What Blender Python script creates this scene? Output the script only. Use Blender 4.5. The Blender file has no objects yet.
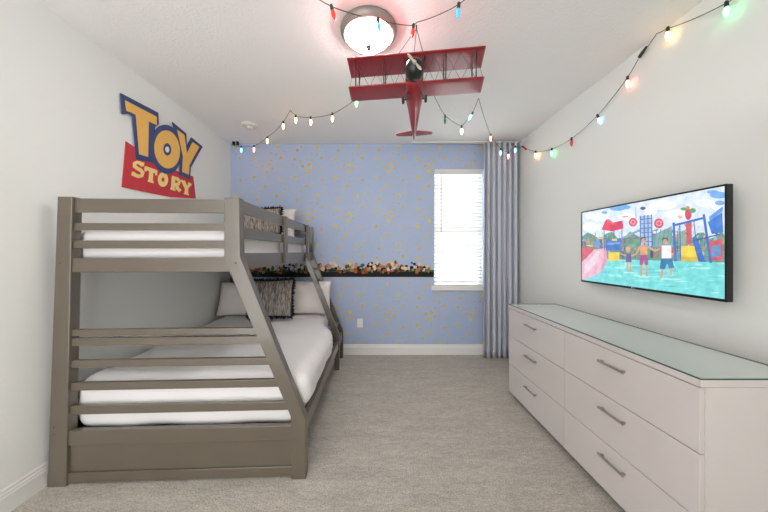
import bpy, bmesh, math, random
from mathutils import Vector, Matrix, noise as mnoise

random.seed(7)
S = bpy.context.scene
LAMP, SKY, SUN = 52.0, 3.75, 12.0
FX = 0.0  # edge of the added wall behind the viewer, set to limit fill light
COL = S.collection
PI = math.pi

# ------------------------------------------------------------------ camera model
F, CX, CY, EYE = 290.0, 375.5, 252.0, 1.333

def at(px, py, Y):                       # photo measurement -> point at depth Y
    return Vector(((px - CX) * Y / F, Y, EYE + (CY - py) * Y / F))

def on_x(px, py, X):                     # photo measurement -> point on the plane x = X
    Y = X * F / (px - CX)
    return Vector((X, Y, EYE + (CY - py) * Y / F))

# ------------------------------------------------------------------ materials
def lin(c):
    out = []
    for v in c[:3]:
        v = v / 255.0
        out.append(v / 12.92 if v <= 0.04045 else ((v + 0.055) / 1.055) ** 2.4)
    return (*out, 1.0)

MATS = {}
def mat(name, rgb, rough=0.6, metal=0.0, bump=None, vary=None, emit=None, spec=None, coat=0.0):
    """bump=(scale, strength, distance); vary=(rgb2, scale, detail)"""
    if name in MATS:
        return MATS[name]
    m = bpy.data.materials.new(name)
    m.use_nodes = True
    nt = m.node_tree
    b = nt.nodes['Principled BSDF']
    b.inputs['Base Color'].default_value = lin(rgb)
    b.inputs['Roughness'].default_value = rough
    b.inputs['Metallic'].default_value = metal
    if spec is not None:
        b.inputs['Specular IOR Level'].default_value = spec
    if coat:
        b.inputs['Coat Weight'].default_value = coat
        b.inputs['Coat Roughness'].default_value = 0.08
    tc = nt.nodes.new('ShaderNodeTexCoord')
    if vary:
        n = nt.nodes.new('ShaderNodeTexNoise')
        n.inputs['Scale'].default_value = vary[1]
        n.inputs['Detail'].default_value = vary[2]
        nt.links.new(tc.outputs['Object'], n.inputs['Vector'])
        r = nt.nodes.new('ShaderNodeValToRGB')
        r.color_ramp.elements[0].position = 0.33
        r.color_ramp.elements[1].position = 0.67
        r.color_ramp.elements[0].color = lin(rgb)
        r.color_ramp.elements[1].color = lin(vary[0])
        nt.links.new(n.outputs['Fac'], r.inputs['Fac'])
        nt.links.new(r.outputs['Color'], b.inputs['Base Color'])
    if bump:
        n = nt.nodes.new('ShaderNodeTexNoise')
        n.inputs['Scale'].default_value = bump[0]
        n.inputs['Detail'].default_value = 4
        nt.links.new(tc.outputs['Object'], n.inputs['Vector'])
        bp = nt.nodes.new('ShaderNodeBump')
        bp.inputs['Strength'].default_value = bump[1]
        bp.inputs['Distance'].default_value = bump[2]
        nt.links.new(n.outputs['Fac'], bp.inputs['Height'])
        nt.links.new(bp.outputs['Normal'], b.inputs['Normal'])
    if emit:
        b.inputs['Emission Color'].default_value = lin(emit[0])
        b.inputs['Emission Strength'].default_value = emit[1]
    MATS[name] = m
    return m

M_wall = mat('wall_paint', (236, 236, 231), 0.85, bump=(160, 0.08, 0.002), spec=0.3)
M_ceil = mat('ceiling_texture', (243, 240, 238), 0.95, bump=(60, 0.4, 0.010), spec=0.2)
M_trim = mat('trim_paint', (232, 230, 226), 0.45)
M_paper = mat('wallpaper_blue', (172, 188, 217), 0.8, vary=((179, 190, 217), 2.2, 3), spec=0.25)
M_starY = mat('star_yellow', (219, 202, 104), 0.8, spec=0.2)
M_starO = mat('star_orange', (216, 186, 132), 0.8, spec=0.2)
M_starG = mat('star_pale', (190, 192, 150), 0.8, spec=0.2)
M_bed = mat('bed_paint', (100, 91, 78), 0.3, bump=(60, 0.05, 0.002), vary=((95, 86, 74), 3, 2), spec=.6, coat=.35)
M_bolt = mat('bolt_metal', (95, 90, 84), 0.4, 0.8)
M_linen = mat('white_linen', (236, 232, 230), 0.9, bump=(260, 0.15, 0.001), spec=0.2)
M_pcase = mat('pillow_cotton', (228, 220, 214), 0.9, bump=(200, 0.15, 0.001), spec=0.2)
M_piping = mat('pillow_piping', (120, 112, 98), 0.9)
M_fringe = mat('dark_fringe', (27, 31, 36), 0.9, spec=0.2)
M_dres = mat('dresser_lacquer', (217, 209, 205), 0.28, vary=((214, 206, 202), 4, 2), coat=0.2)
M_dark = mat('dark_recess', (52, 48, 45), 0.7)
M_steel = mat('brushed_steel', (172, 166, 162), 0.36, 0.65)
M_black = mat('black_plastic', (20, 20, 22), 0.3)
M_nickel = mat('brushed_nickel', (150, 144, 138), 0.45, 0.5)
M_plate = mat('outlet_plastic', (236, 236, 232), 0.4)
M_slot = mat('outlet_slot', (70, 70, 70), 0.6)
M_red = mat('plane_red', (160, 36, 40), 0.3, vary=((146, 30, 35), 6, 3), coat=0.35)
M_cowl = mat('plane_cowl', (52, 54, 52), 0.3, 0.6)
M_prop = mat('plane_propeller', (196, 186, 172), 0.35, 0.5)
M_strut = mat('plane_strut', (70, 50, 50), 0.5)
M_wire = mat('plane_wire', (72, 68, 66), 0.5)
M_tyre = mat('plane_tyre', (48, 48, 50), 0.7)
M_hang = mat('hanging_cord', (52, 48, 48), 0.7)
M_cord = mat('light_cord', (52, 58, 52), 0.6)
M_sock = mat('light_socket', (38, 52, 44), 0.5)
M_signR = mat('sign_red', (206, 58, 66), 0.55, vary=((198, 52, 62), 9, 2))
M_signN = mat('sign_navy', (58, 72, 122), 0.55)
M_signY = mat('sign_yellow', (244, 190, 98), 0.55)
M_signC = mat('sign_cream', (248, 218, 140), 0.55)
M_signW = mat('sign_white', (242, 240, 236), 0.55)
M_vinyl = mat('window_vinyl', (240, 240, 238), 0.4)
M_smoke = mat('detector_plastic', (228, 224, 216), 0.5)

# carpet: fine speckle + soft vacuum streaks
def carpet():
    m = bpy.data.materials.new('carpet_pile'); m.use_nodes = True
    nt = m.node_tree; b = nt.nodes['Principled BSDF']
    b.inputs['Roughness'].default_value = 1.0
    b.inputs['Specular IOR Level'].default_value = 0.1
    tc = nt.nodes.new('ShaderNodeTexCoord')
    def nz(scale, detail, sx=1, sy=1):
        mp = nt.nodes.new('ShaderNodeMapping'); mp.inputs['Scale'].default_value = (sx, sy, 1)
        nt.links.new(tc.outputs['Object'], mp.inputs['Vector'])
        n = nt.nodes.new('ShaderNodeTexNoise'); n.inputs['Scale'].default_value = scale
        n.inputs['Detail'].default_value = detail
        nt.links.new(mp.outputs['Vector'], n.inputs['Vector']); return n
    n1 = nz(110, 5); n2 = nz(7, 4, 0.5, 1.6); n3 = nz(30, 4, 0.7, 1.5)
    def ramp(n, a, c, p0=.3, p1=.7):
        r = nt.nodes.new('ShaderNodeValToRGB')
        r.color_ramp.elements[0].position = p0; r.color_ramp.elements[1].position = p1
        r.color_ramp.elements[0].color = a; r.color_ramp.elements[1].color = c
        nt.links.new(n.outputs['Fac'], r.inputs['Fac']); return r
    r1 = ramp(n1, lin((182, 174, 163)), lin((228, 221, 210)))
    r2 = ramp(n2, (.82, .82, .81, 1), (1, 1, 1, 1))
    r3 = ramp(n3, (.78, .78, .77, 1), (1, 1, 1, 1))
    def mul(a, c):
        mx = nt.nodes.new('ShaderNodeMixRGB'); mx.blend_type = 'MULTIPLY'; mx.inputs['Fac'].default_value = 1
        nt.links.new(a.outputs['Color'], mx.inputs['Color1']); nt.links.new(c.outputs['Color'], mx.inputs['Color2'])
        return mx
    o = mul(mul(r1, r2), r3)
    nt.links.new(o.outputs['Color'], b.inputs['Base Color'])
    bp = nt.nodes.new('ShaderNodeBump'); bp.inputs['Strength'].default_value = 0.7; bp.inputs['Distance'].default_value = 0.01
    nt.links.new(n1.outputs['Fac'], bp.inputs['Height']); nt.links.new(bp.outputs['Normal'], b.inputs['Normal'])
    return m
M_carpet = carpet()

def striped_pillow():
    m = bpy.data.materials.new('streaked_fur'); m.use_nodes = True
    nt = m.node_tree; b = nt.nodes['Principled BSDF']
    b.inputs['Roughness'].default_value = 0.9
    b.inputs['Specular IOR Level'].default_value = 0.15
    tc = nt.nodes.new('ShaderNodeTexCoord')
    mp = nt.nodes.new('ShaderNodeMapping'); mp.inputs['Scale'].default_value = (85, 16, 10)
    nt.links.new(tc.outputs['Object'], mp.inputs['Vector'])
    n = nt.nodes.new('ShaderNodeTexNoise'); n.inputs['Scale'].default_value = 1.0; n.inputs['Detail'].default_value = 4
    nt.links.new(mp.outputs['Vector'], n.inputs['Vector'])
    r = nt.nodes.new('ShaderNodeValToRGB')
    e = r.color_ramp.elements
    e[0].position = .36; e[0].color = lin((92, 86, 81)); e[1].position = .66; e[1].color = lin((172, 163, 154))
    k = e.new(.5); k.color = lin((134, 126, 119))
    nt.links.new(n.outputs['Fac'], r.inputs['Fac']); nt.links.new(r.outputs['Color'], b.inputs['Base Color'])
    bp = nt.nodes.new('ShaderNodeBump'); bp.inputs['Strength'].default_value = .6; bp.inputs['Distance'].default_value = .006
    nt.links.new(n.outputs['Fac'], bp.inputs['Height']); nt.links.new(bp.outputs['Normal'], b.inputs['Normal'])
    return m
M_streak = striped_pillow()

def sheer(name, rgb, trans, rough=.8):
    m = bpy.data.materials.new(name); m.use_nodes = True
    nt = m.node_tree; nt.nodes.clear()
    out = nt.nodes.new('ShaderNodeOutputMaterial')
    d = nt.nodes.new('ShaderNodeBsdfDiffuse'); d.inputs['Color'].default_value = lin(rgb)
    t = nt.nodes.new('ShaderNodeBsdfTranslucent'); t.inputs['Color'].default_value = lin(rgb)
    tc = nt.nodes.new('ShaderNodeTexCoord')
    n = nt.nodes.new('ShaderNodeTexNoise'); n.inputs['Scale'].default_value = 180
    nt.links.new(tc.outputs['Object'], n.inputs['Vector'])
    bp = nt.nodes.new('ShaderNodeBump'); bp.inputs['Strength'].default_value = .1; bp.inputs['Distance'].default_value = .001
    nt.links.new(n.outputs['Fac'], bp.inputs['Height'])
    nt.links.new(bp.outputs['Normal'], d.inputs['Normal'])
    mx = nt.nodes.new('ShaderNodeMixShader'); mx.inputs['Fac'].default_value = trans
    nt.links.new(d.outputs[0], mx.inputs[1]); nt.links.new(t.outputs[0], mx.inputs[2])
    nt.links.new(mx.outputs[0], out.inputs['Surface'])
    return m
M_slat = sheer('blind_slat', (246, 246, 243), .16)
M_curt = sheer('curtain_cloth', (206, 209, 219), .10)

def glassy(name, tint, f0ior=1.5, rough=.02):
    m = bpy.data.materials.new(name); m.use_nodes = True
    nt = m.node_tree; nt.nodes.clear()
    out = nt.nodes.new('ShaderNodeOutputMaterial')
    t = nt.nodes.new('ShaderNodeBsdfTransparent'); t.inputs['Color'].default_value = lin(tint)
    g = nt.nodes.new('ShaderNodeBsdfGlossy'); g.inputs['Roughness'].default_value = rough
    lw = nt.nodes.new('ShaderNodeLayerWeight'); lw.inputs['Blend'].default_value = .5
    pw = nt.nodes.new('ShaderNodeMath'); pw.operation = 'POWER'; pw.inputs[1].default_value = 5
    nt.links.new(lw.outputs['Facing'], pw.inputs[0])
    f0 = ((f0ior - 1) / (f0ior + 1)) ** 2
    ma = nt.nodes.new('ShaderNodeMath'); ma.operation = 'MULTIPLY_ADD'
    ma.inputs[1].default_value = 1 - f0; ma.inputs[2].default_value = f0
    nt.links.new(pw.outputs[0], ma.inputs[0])
    mx = nt.nodes.new('ShaderNodeMixShader')
    nt.links.new(ma.outputs[0], mx.inputs['Fac'])
    nt.links.new(t.outputs[0], mx.inputs[1]); nt.links.new(g.outputs[0], mx.inputs[2])
    nt.links.new(mx.outputs[0], out.inputs['Surface'])
    return m
M_pane = glassy('window_glass', (245, 250, 250))
M_gtop = glassy('table_glass', (252, 255, 253), 1.7, .03)
M_gedge = mat('glass_edge', (66, 92, 82), 0.15)

# ------------------------------------------------------------------ object helpers
def setp(o, label=None, cat=None, group=None, kind=None):
    if label: o['label'] = label
    if cat: o['category'] = cat
    if group: o['group'] = group
    if kind: o['kind'] = kind
    return o

def thing(name, label, cat, loc=(0, 0, 0), rotz=0, group=None):
    o = bpy.data.objects.new(name, None)
    o.empty_display_size = .1
    COL.objects.link(o); o.location = loc; o.rotation_euler = (0, 0, rotz)
    return setp(o, label, cat, group)

def obj(name, bm, mats, parent=None, smooth=False, local=False, normals=True):
    """parent given: mesh is in world coords unless local=True (then in the parent's frame)"""
    if normals:
        bmesh.ops.recalc_face_normals(bm, faces=bm.faces)
    me = bpy.data.meshes.new(name)
    bm.to_mesh(me); bm.free()
    if not isinstance(mats, (list, tuple)): mats = [mats]
    for m in mats: me.materials.append(m)
    if smooth:
        for p in me.polygons: p.use_smooth = True
    o = bpy.data.objects.new(name, me); COL.objects.link(o)
    if parent:
        o.parent = parent
        if not local:
            root = parent; off = Vector((0, 0, 0))
            while root is not None:
                off += Vector(root.location); root = root.parent
            # parents that are meshes built in world coords carry an inverse already
            if parent.type == 'EMPTY':
                o.matrix_parent_inverse = Matrix.Translation(-Vector(parent.location))
    return o

def smooth_angle(o, deg=40):
    me = o.data
    for p in me.polygons: p.use_smooth = True
    me.set_sharp_from_angle(angle=math.radians(deg))
    return o

def hexa(bm, p, bev=0.0, mi=0):
    """p: 8 points, bottom 4 (ccw) then top 4"""
    vs = [bm.verts.new(q) for q in p]
    fs = [bm.faces.new([vs[i] for i in ix]) for ix in
          ((3, 2, 1, 0), (4, 5, 6, 7), (0, 1, 5, 4), (1, 2, 6, 5), (2, 3, 7, 6), (3, 0, 4, 7))]
    for f in fs: f.material_index = mi
    if bev > 0:
        es = list({e for f in fs for e in f.edges})
        bmesh.ops.bevel(bm, geom=es, offset=bev, segments=2, profile=.5, affect='EDGES', clamp_overlap=True)

def box(bm, x0, x1, y0, y1, z0, z1, bev=0.0, mi=0):
    hexa(bm, [(x0, y0, z0), (x1, y0, z0), (x1, y1, z0), (x0, y1, z0),
              (x0, y0, z1), (x1, y0, z1), (x1, y1, z1), (x0, y1, z1)], bev, mi)

def Box(*a, **k):
    bm = bmesh.new(); box(bm, *a, **k); return bm

def tube(bm, pts, r, n=8, mi=0, caps=True):
    pts = [Vector(p) for p in pts]
    rings = []
    up = None
    for i, p in enumerate(pts):
        if i == 0: t = pts[1] - pts[0]
        elif i == len(pts) - 1: t = pts[-1] - pts[-2]
        else: t = (pts[i + 1] - pts[i]).normalized() + (pts[i] - pts[i - 1]).normalized()
        t.normalize()
        if up is None:
            up = Vector((0, 0, 1)) if abs(t.z) < .9 else Vector((1, 0, 0))
        a = t.cross(up)
        if a.length < 1e-4: a = t.cross(Vector((0, 1, 0)))
        a.normalize(); b = a.cross(t).normalized(); up = b
        rr = r[i] if isinstance(r, (list, tuple)) else r
        rings.append([bm.verts.new(p + (a * math.cos(2 * PI * k / n) + b * math.sin(2 * PI * k / n)) * rr) for k in range(n)])
    for i in range(len(rings) - 1):
        for k in range(n):
            f = bm.faces.new((rings[i][k], rings[i][(k + 1) % n], rings[i + 1][(k + 1) % n], rings[i + 1][k])); f.material_index = mi
    if caps:
        bm.faces.new(rings[0][::-1]).material_index = mi
        bm.faces.new(rings[-1]).material_index = mi

def lathe(bm, prof, c=(0, 0, 0), n=32, axis='z', mi=0, sx=1, sy=1):
    """prof: (radius, height) pairs; revolves about axis through c"""
    c = Vector(c)
    def P(r, h, a):
        u, v = r * math.cos(a) * sx, r * math.sin(a) * sy
        return c + (Vector((u, v, h)) if axis == 'z' else Vector((u, h, v)))
    rings = []
    for r, h in prof:
        if r < 1e-5: rings.append([bm.verts.new(P(0, h, 0))])
        else: rings.append([bm.verts.new(P(r, h, 2 * PI * k / n)) for k in range(n)])
    for i in range(len(rings) - 1):
        A, B = rings[i], rings[i + 1]
        for k in range(n):
            k2 = (k + 1) % n
            if len(A) == 1 and len(B) == 1: continue
            if len(A) == 1: f = bm.faces.new((A[0], B[k], B[k2]))
            elif len(B) == 1: f = bm.faces.new((A[k], A[k2], B[0]))
            else: f = bm.faces.new((A[k], A[k2], B[k2], B[k]))
            f.material_index = mi
    if len(rings[0]) > 1: bm.faces.new(rings[0][::-1]).material_index = mi
    if len(rings[-1]) > 1: bm.faces.new(rings[-1]).material_index = mi

def prism(bm, pts, d, mi=0):
    """closed outline pts (3-D) extruded by vector d"""
    d = Vector(d)
    a = [bm.verts.new(Vector(p)) for p in pts]; b = [bm.verts.new(Vector(p) + d) for p in pts]
    n = len(a)
    bm.faces.new(a).material_index = mi; bm.faces.new(b[::-1]).material_index = mi
    for i in range(n):
        bm.faces.new((a[i], b[i], b[(i + 1) % n], a[(i + 1) % n])).material_index = mi

def ring_prism(bm, outer, inner, d, mi=0):
    d = Vector(d); n = len(outer)
    L = [[bm.verts.new(Vector(p)) for p in outer], [bm.verts.new(Vector(p)) for p in inner],
         [bm.verts.new(Vector(p) + d) for p in inner], [bm.verts.new(Vector(p) + d) for p in outer]]
    for q in range(4):
        A, B = L[q], L[(q + 1) % 4]
        for i in range(n):
            bm.faces.new((A[i], A[(i + 1) % n], B[(i + 1) % n], B[i])).material_index = mi

def soft_box(size, r, cuts, amp=0.0, freq=4.0, seed=0.0):
    bm = bmesh.new()
    bmesh.ops.create_cube(bm, size=2)
    bmesh.ops.subdivide_edges(bm, edges=bm.edges, cuts=cuts, use_grid_fill=True)
    h = Vector(size) / 2
    for v in bm.verts:
        p = Vector((v.co.x * h.x, v.co.y * h.y, v.co.z * h.z))
        q = Vector([max(-h[i] + r, min(h[i] - r, p[i])) for i in range(3)])
        d = p - q
        if d.length > 1e-6: p = q + d.normalized() * r
        if amp:
            nrm = d.normalized() if d.length > 1e-6 else Vector((0, 0, 1))
            p = p + nrm * amp * mnoise.noise((p * freq) + Vector((seed, seed * 2, 0)))
        v.co = p
    return bm

def move(bm, M):
    bmesh.ops.transform(bm, matrix=M, verts=bm.verts)
    return bm

# ------------------------------------------------------------------ room shell
XL, XR, YB, H, YF = -1.885, 1.835, 3.771, 2.74, -1.1
def structure(name, bm, mats, label=None, smooth=False):
    o = obj(name, bm, mats, smooth=smooth)
    return setp(o, label, None, None, 'structure')

structure('floor', Box(XL - .12, XR + .12, YF, YB + .12, -.1, 0), M_carpet, 'beige wall-to-wall carpet floor')
structure('ceiling', Box(XL - .12, XR + .12, YF, YB + .12, H, H + .1), M_ceil, 'white textured ceiling')
structure('wall_front_baffle', Box(FX, XR + .12, YF - .12, YF, 0, H), M_wall, 'plain off-white unseen wall added behind the viewer to shape light from an invented opening')  # unseen; the opening beside it admits fill light, the wall spares the dresser end
structure('wall_left', Box(XL - .12, XL, YF, YB + .12, 0, H), M_wall, 'plain off-white wall behind the bunk bed')
structure('wall_right', Box(XR, XR + .12, YF, YB + .12, 0, H), M_wall, 'plain off-white wall behind the dresser')

wl, wr = at(434, 0, YB).x, at(484.5, 0, YB).x
wz0, wz1 = at(0, 288, YB).z, at(0, 169, YB).z
bm = bmesh.new()
box(bm, XL, wl, YB, YB + .12, 0, H)
box(bm, wr, XR, YB, YB + .12, 0, H)
box(bm, wl, wr, YB, YB + .12, 0, wz0)
box(bm, wl, wr, YB, YB + .12, wz1, H)
for f in bm.faces: f.material_index = 0
# printed stars and dots scattered over the paper, repeating every 0.53 m
def star(bm, x, z, r, mi, rot, pts=5):
    vs = []
    for k in range(pts * 2):
        a = rot + PI * k / pts
        rr = r if k % 2 == 0 else r * .5
        vs.append(bm.verts.new((x + rr * math.cos(a), YB - .0007, z + rr * math.sin(a))))
    f = bm.faces.new(vs); f.material_index = mi
tile = []
rs = random.Random(3)
TW, TH = .53, .64
tries = 0
while len(tile) < 34 and tries < 4000:
    tries += 1
    x, z = rs.random() * TW, rs.random() * TH
    ok = True
    for q in tile:
        dx = min(abs(q[0] - x), TW - abs(q[0] - x)); dz = min(abs(q[1] - z), TH - abs(q[1] - z))
        if math.hypot(dx, dz) < .066: ok = False; break
    if ok:
        big = len(tile) < 11
        tile.append((x, z, rs.uniform(.027, .034) if big else rs.uniform(.012, .021),
                     rs.choice([1, 1, 1, 1, 2]) if big else rs.choice([1, 1, 1, 2, 3, 3]), rs.random() * 6))
for i in range(8):
    for j in range(6):
        for (x, z, r, mi, rot) in tile:
            X, Z = XL + i * TW + x, j * TH + z
            if X < XL + r or X > XR - r or Z < .13 or Z > H - r: continue
            if wl - r - .01 < X < wr + r and wz0 - r - .03 < Z < wz1 + r: continue
            star(bm, X, Z, r, mi, rot, 5 if r > .02 else 4)
structure('wall_back', bm, [M_paper, M_starY, M_starO, M_starG], 'blue wallpapered wall scattered with small yellow stars')

# baseboards with a moulded profile
def baseboard(name, p0, p1, inward):
    p0, p1, n = Vector(p0), Vector(p1), Vector(inward)
    prof = [(0, 0), (.014, 0), (.014, .092), (.011, .098), (.011, .108), (.007, .114), (.007, .126), (.003, .134), (0, .134)]
    bm = bmesh.new()
    prism(bm, [p0 + n * a + Vector((0, 0, b)) for a, b in prof], p1 - p0)
    structure(name, bm, M_trim, 'white painted baseboard')
baseboard('baseboard_back', (XL + .014, YB, 0), (XR - .014, YB, 0), (0, -1, 0))
baseboard('baseboard_left', (XL, YF, 0), (XL, YB, 0), (1, 0, 0))
baseboard('baseboard_right', (XR, YF, 0), (XR, YB, 0), (-1, 0, 0))

# wallpaper border: dark ground with a crowd of small abstract coloured shapes
bcols = [(34, 38, 34), (92, 84, 52), (206, 140, 92), (232, 205, 176), (70, 92, 66), (66, 48, 40), (186, 82, 62), (150, 128, 84)]
bmats = [mat('border_%d' % i, c, .8, spec=.2) for i, c in enumerate(bcols)]
bm = bmesh.new()
bz0, bz1, bz2 = at(0, 277, YB).z, at(0, 271.6, YB).z, at(0, 269.2, YB).z
box(bm, XL, wl, YB - .0015, YB, bz0, bz1, mi=0)
rb = random.Random(11)
x = XL
while x < wl - .03:
    w = rb.uniform(.025, .05)
    box(bm, x, min(x + w, wl), YB - .0018, YB, bz1 - .004, bz2 + rb.uniform(-.015, .02), mi=rb.choice([1, 1, 7, 4]))
    x += w
for i in range(300):
    x = rb.uniform(XL + .05, wl - .06); lay = .002 + .00001 * i
    z = bz2 + rb.uniform(-.045, .03 + .075 * (.5 + .5 * math.sin(x * 17) * math.sin(x * 41 + 1)))
    rx, rz = rb.uniform(.010, .026), rb.uniform(.010, .026)
    mi = rb.choice([2, 3, 3, 5, 6, 0, 0, 4, 7, 2]) if z > bz2 - .01 else rb.choice([1, 5, 7, 4, 0, 6])
    vs = [bm.verts.new((x + rx * (1 + .25 * rb.random()) * math.cos(a * PI / 4), YB - lay, z + rz * (1 + .25 * rb.random()) * math.sin(a * PI / 4))) for a in range(8)]
    bm.faces.new(vs).material_index = mi
o = structure('trim_1', bm, bmats, 'dark multicoloured wallpaper border strip across the blue wall')

# window: vinyl frame, glass, sill, in the opening of the back wall
win = bpy.data.objects.new('window_1', None); COL.objects.link(win)
win.location = ((wl + wr) / 2, YB + .09, wz0)
setp(win, 'white narrow window in the blue wall behind closed blinds', None, None, 'structure')
bm = bmesh.new(); t = .04
box(bm, wl, wl + t, YB + .08, YB + .12, wz0, wz1, .004); box(bm, wr - t, wr, YB + .08, YB + .12, wz0, wz1, .004)
box(bm, wl + t, wr - t, YB + .08, YB + .12, wz0, wz0 + t, .004); box(bm, wl + t, wr - t, YB + .08, YB + .12, wz1 - t, wz1, .004)
zm = (wz0 + wz1) / 2
box(bm, wl + t, wr - t, YB + .082, YB + .118, zm - .02, zm + .02, .004)
obj('window_frame', bm, M_vinyl, win)
obj('window_pane', Box(wl + t, wr - t, YB + .098, YB + .102, wz0 + t, wz1 - t), M_pane, win)
bm = Box(at(431.5, 0, YB).x, wr + .015, YB - .03, YB + .08, at(0, 290.3, YB).z, at(0, 286, YB).z, .005)
obj('window_sill', bm, M_trim, win)

# blinds
bl = thing('window_blinds', 'white horizontal slat blinds closed over the window', 'blinds', ((wl + wr) / 2, YB + .03, wz0 + .02))
bx0, bx1 = wl + .006, wr - .03
obj('headrail', Box(bx0 - .003, bx1 + .003, YB - .012, YB + .05, wz1 - .072, wz1 - .004, .004), M_trim, bl)
sill_top = at(0, 286, YB).z
obj('bottom_rail', Box(bx0, bx1, YB + .005, YB + .055, sill_top + .001, sill_top + .022, .004), M_trim, bl)
bm = bmesh.new()
z, pitch = sill_top + .05, .0465
ang = math.radians(-58)
while z < wz1 - .085:
    n = 5
    rows = []
    for k in range(n + 1):
        s = (k / n - .5) * .051
        c = .004 * (1 - (2 * k / n - 1) ** 2)
        # front edge low, back edge high, slightly crowned
        yy = YB + .03 + s * math.cos(ang) - c * math.sin(ang)
        zz = z + s * math.sin(ang) + c * math.cos(ang) * 1
        rows.append((yy, zz))
    up = [(y - .0014 * math.sin(ang), zz + .0014 * math.cos(ang)) for y, zz in rows]
    prism(bm, [(bx0, y, q) for y, q in rows + up[::-1]], (bx1 - bx0, 0, 0))
    z += pitch
obj('slats', bm, M_slat, bl)
for fx in (.16, .84):
    X = bx0 + (bx1 - bx0) * fx
    bm = bmesh.new(); tube(bm, [(X, YB + .001, wz1 - .07), (X, YB + .001, sill_top + .02)], .0012, 5)
    obj('ladder_cord', bm, M_trim, bl)
bm = bmesh.new(); X = at(440.8, 0, YB).x
tube(bm, [(X, YB - .018, wz1 - .065), (X, YB - .018, at(0, 232, YB).z)], .0042, 8)
obj('tilt_wand', bm, mat('wand_plastic', (128, 130, 130), .3), bl, smooth=True)

# ------------------------------------------------------------------ curtain on a ceiling track
trk = obj('curtain_track', Box(at(411, 0, 3.69).x, XR - .02, 3.675, 3.705, H - .022, H, .003), M_trim)
setp(trk, 'slim white curtain track on the ceiling above the window', 'curtain track')
cx0, cx1 = at(482.8, 0, 3.66).x, XR - .045
bm = bmesh.new(); cols = 150; rows_ = 24; grid = []
for j in range(rows_ + 1):
    v = j / rows_
    z = .012 + (H - .03 - .012) * v
    row = []
    for i in range(cols + 1):
        u = i / cols
        ph = u * 2 * PI * 6.5
        amp = .046 * (1 + .18 * math.sin(5 * u + 3 * v)) * (1 - .2 * v)
        x = cx0 + (cx1 - cx0) * u - .012 * (1 - v) * (1 - u) + .007 * math.sin(2 * ph + v)
        y = 3.645 + amp * (1.25 - 2 * abs(math.cos(ph / 2 + .2 * math.sin(2.2 * v))) ** .8) + .004 * math.sin(ph * 2.7 + 4 * v)
        row.append(bm.verts.new((x, y, z)))
    grid.append(row)
for j in range(rows_):
    for i in range(cols):
        bm.faces.new((grid[j][i], grid[j][i + 1], grid[j + 1][i + 1], grid[j + 1][i]))
cu = obj('curtain', bm, M_curt, smooth=True)
md = cu.modifiers.new('thick', 'SOLIDIFY'); md.thickness = .003; md.offset = 0
setp(cu, 'floor-length grey blue curtain gathered beside the window', 'curtain')

# ------------------------------------------------------------------ bunk bed
xw, xo_low, xo_up = -1.86, -.408, -.791          # wall side, outer side low / high
YN, YFAR = 1.64, 3.63                            # near frame front, far frame front
SK = .06 / 1.45
def yn(x): return YN + (x - xw) * SK             # near frame stands slightly skewed
bed = thing('bunk_bed', 'grey wooden twin-over-full bunk bed with slanted legs against the left wall', 'bunk bed', (-1.13, 2.65, 0))

zk_hi, zk_lo, zi_lo, zi_hi, ZT = 1.303, .347, .372, 1.292, 1.648
def x_in(z):
    if z <= zi_lo: return -.492
    if z >= zi_hi: return -.878
    return -.492 + (z - zi_lo) / (zi_hi - zi_lo) * (-.878 + .492)
leg_out = [(xo_up, ZT), (xo_up, zk_hi), (xo_low, zk_lo), (xo_low, 0), (-.492, 0), (-.492, zi_lo), (-.878, zi_hi), (-.878, ZT)]
def wall_post_x(z):                               # wall-side post leans a touch
    f = z / ZT
    return -1.858 + .056 * f, -1.756 + .034 * f

def bevel_all(bm, w=.004):
    bmesh.ops.bevel(bm, geom=list(bm.edges), offset=w, segments=2, profile=.5, affect='EDGES', clamp_overlap=True)
    return bm

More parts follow.
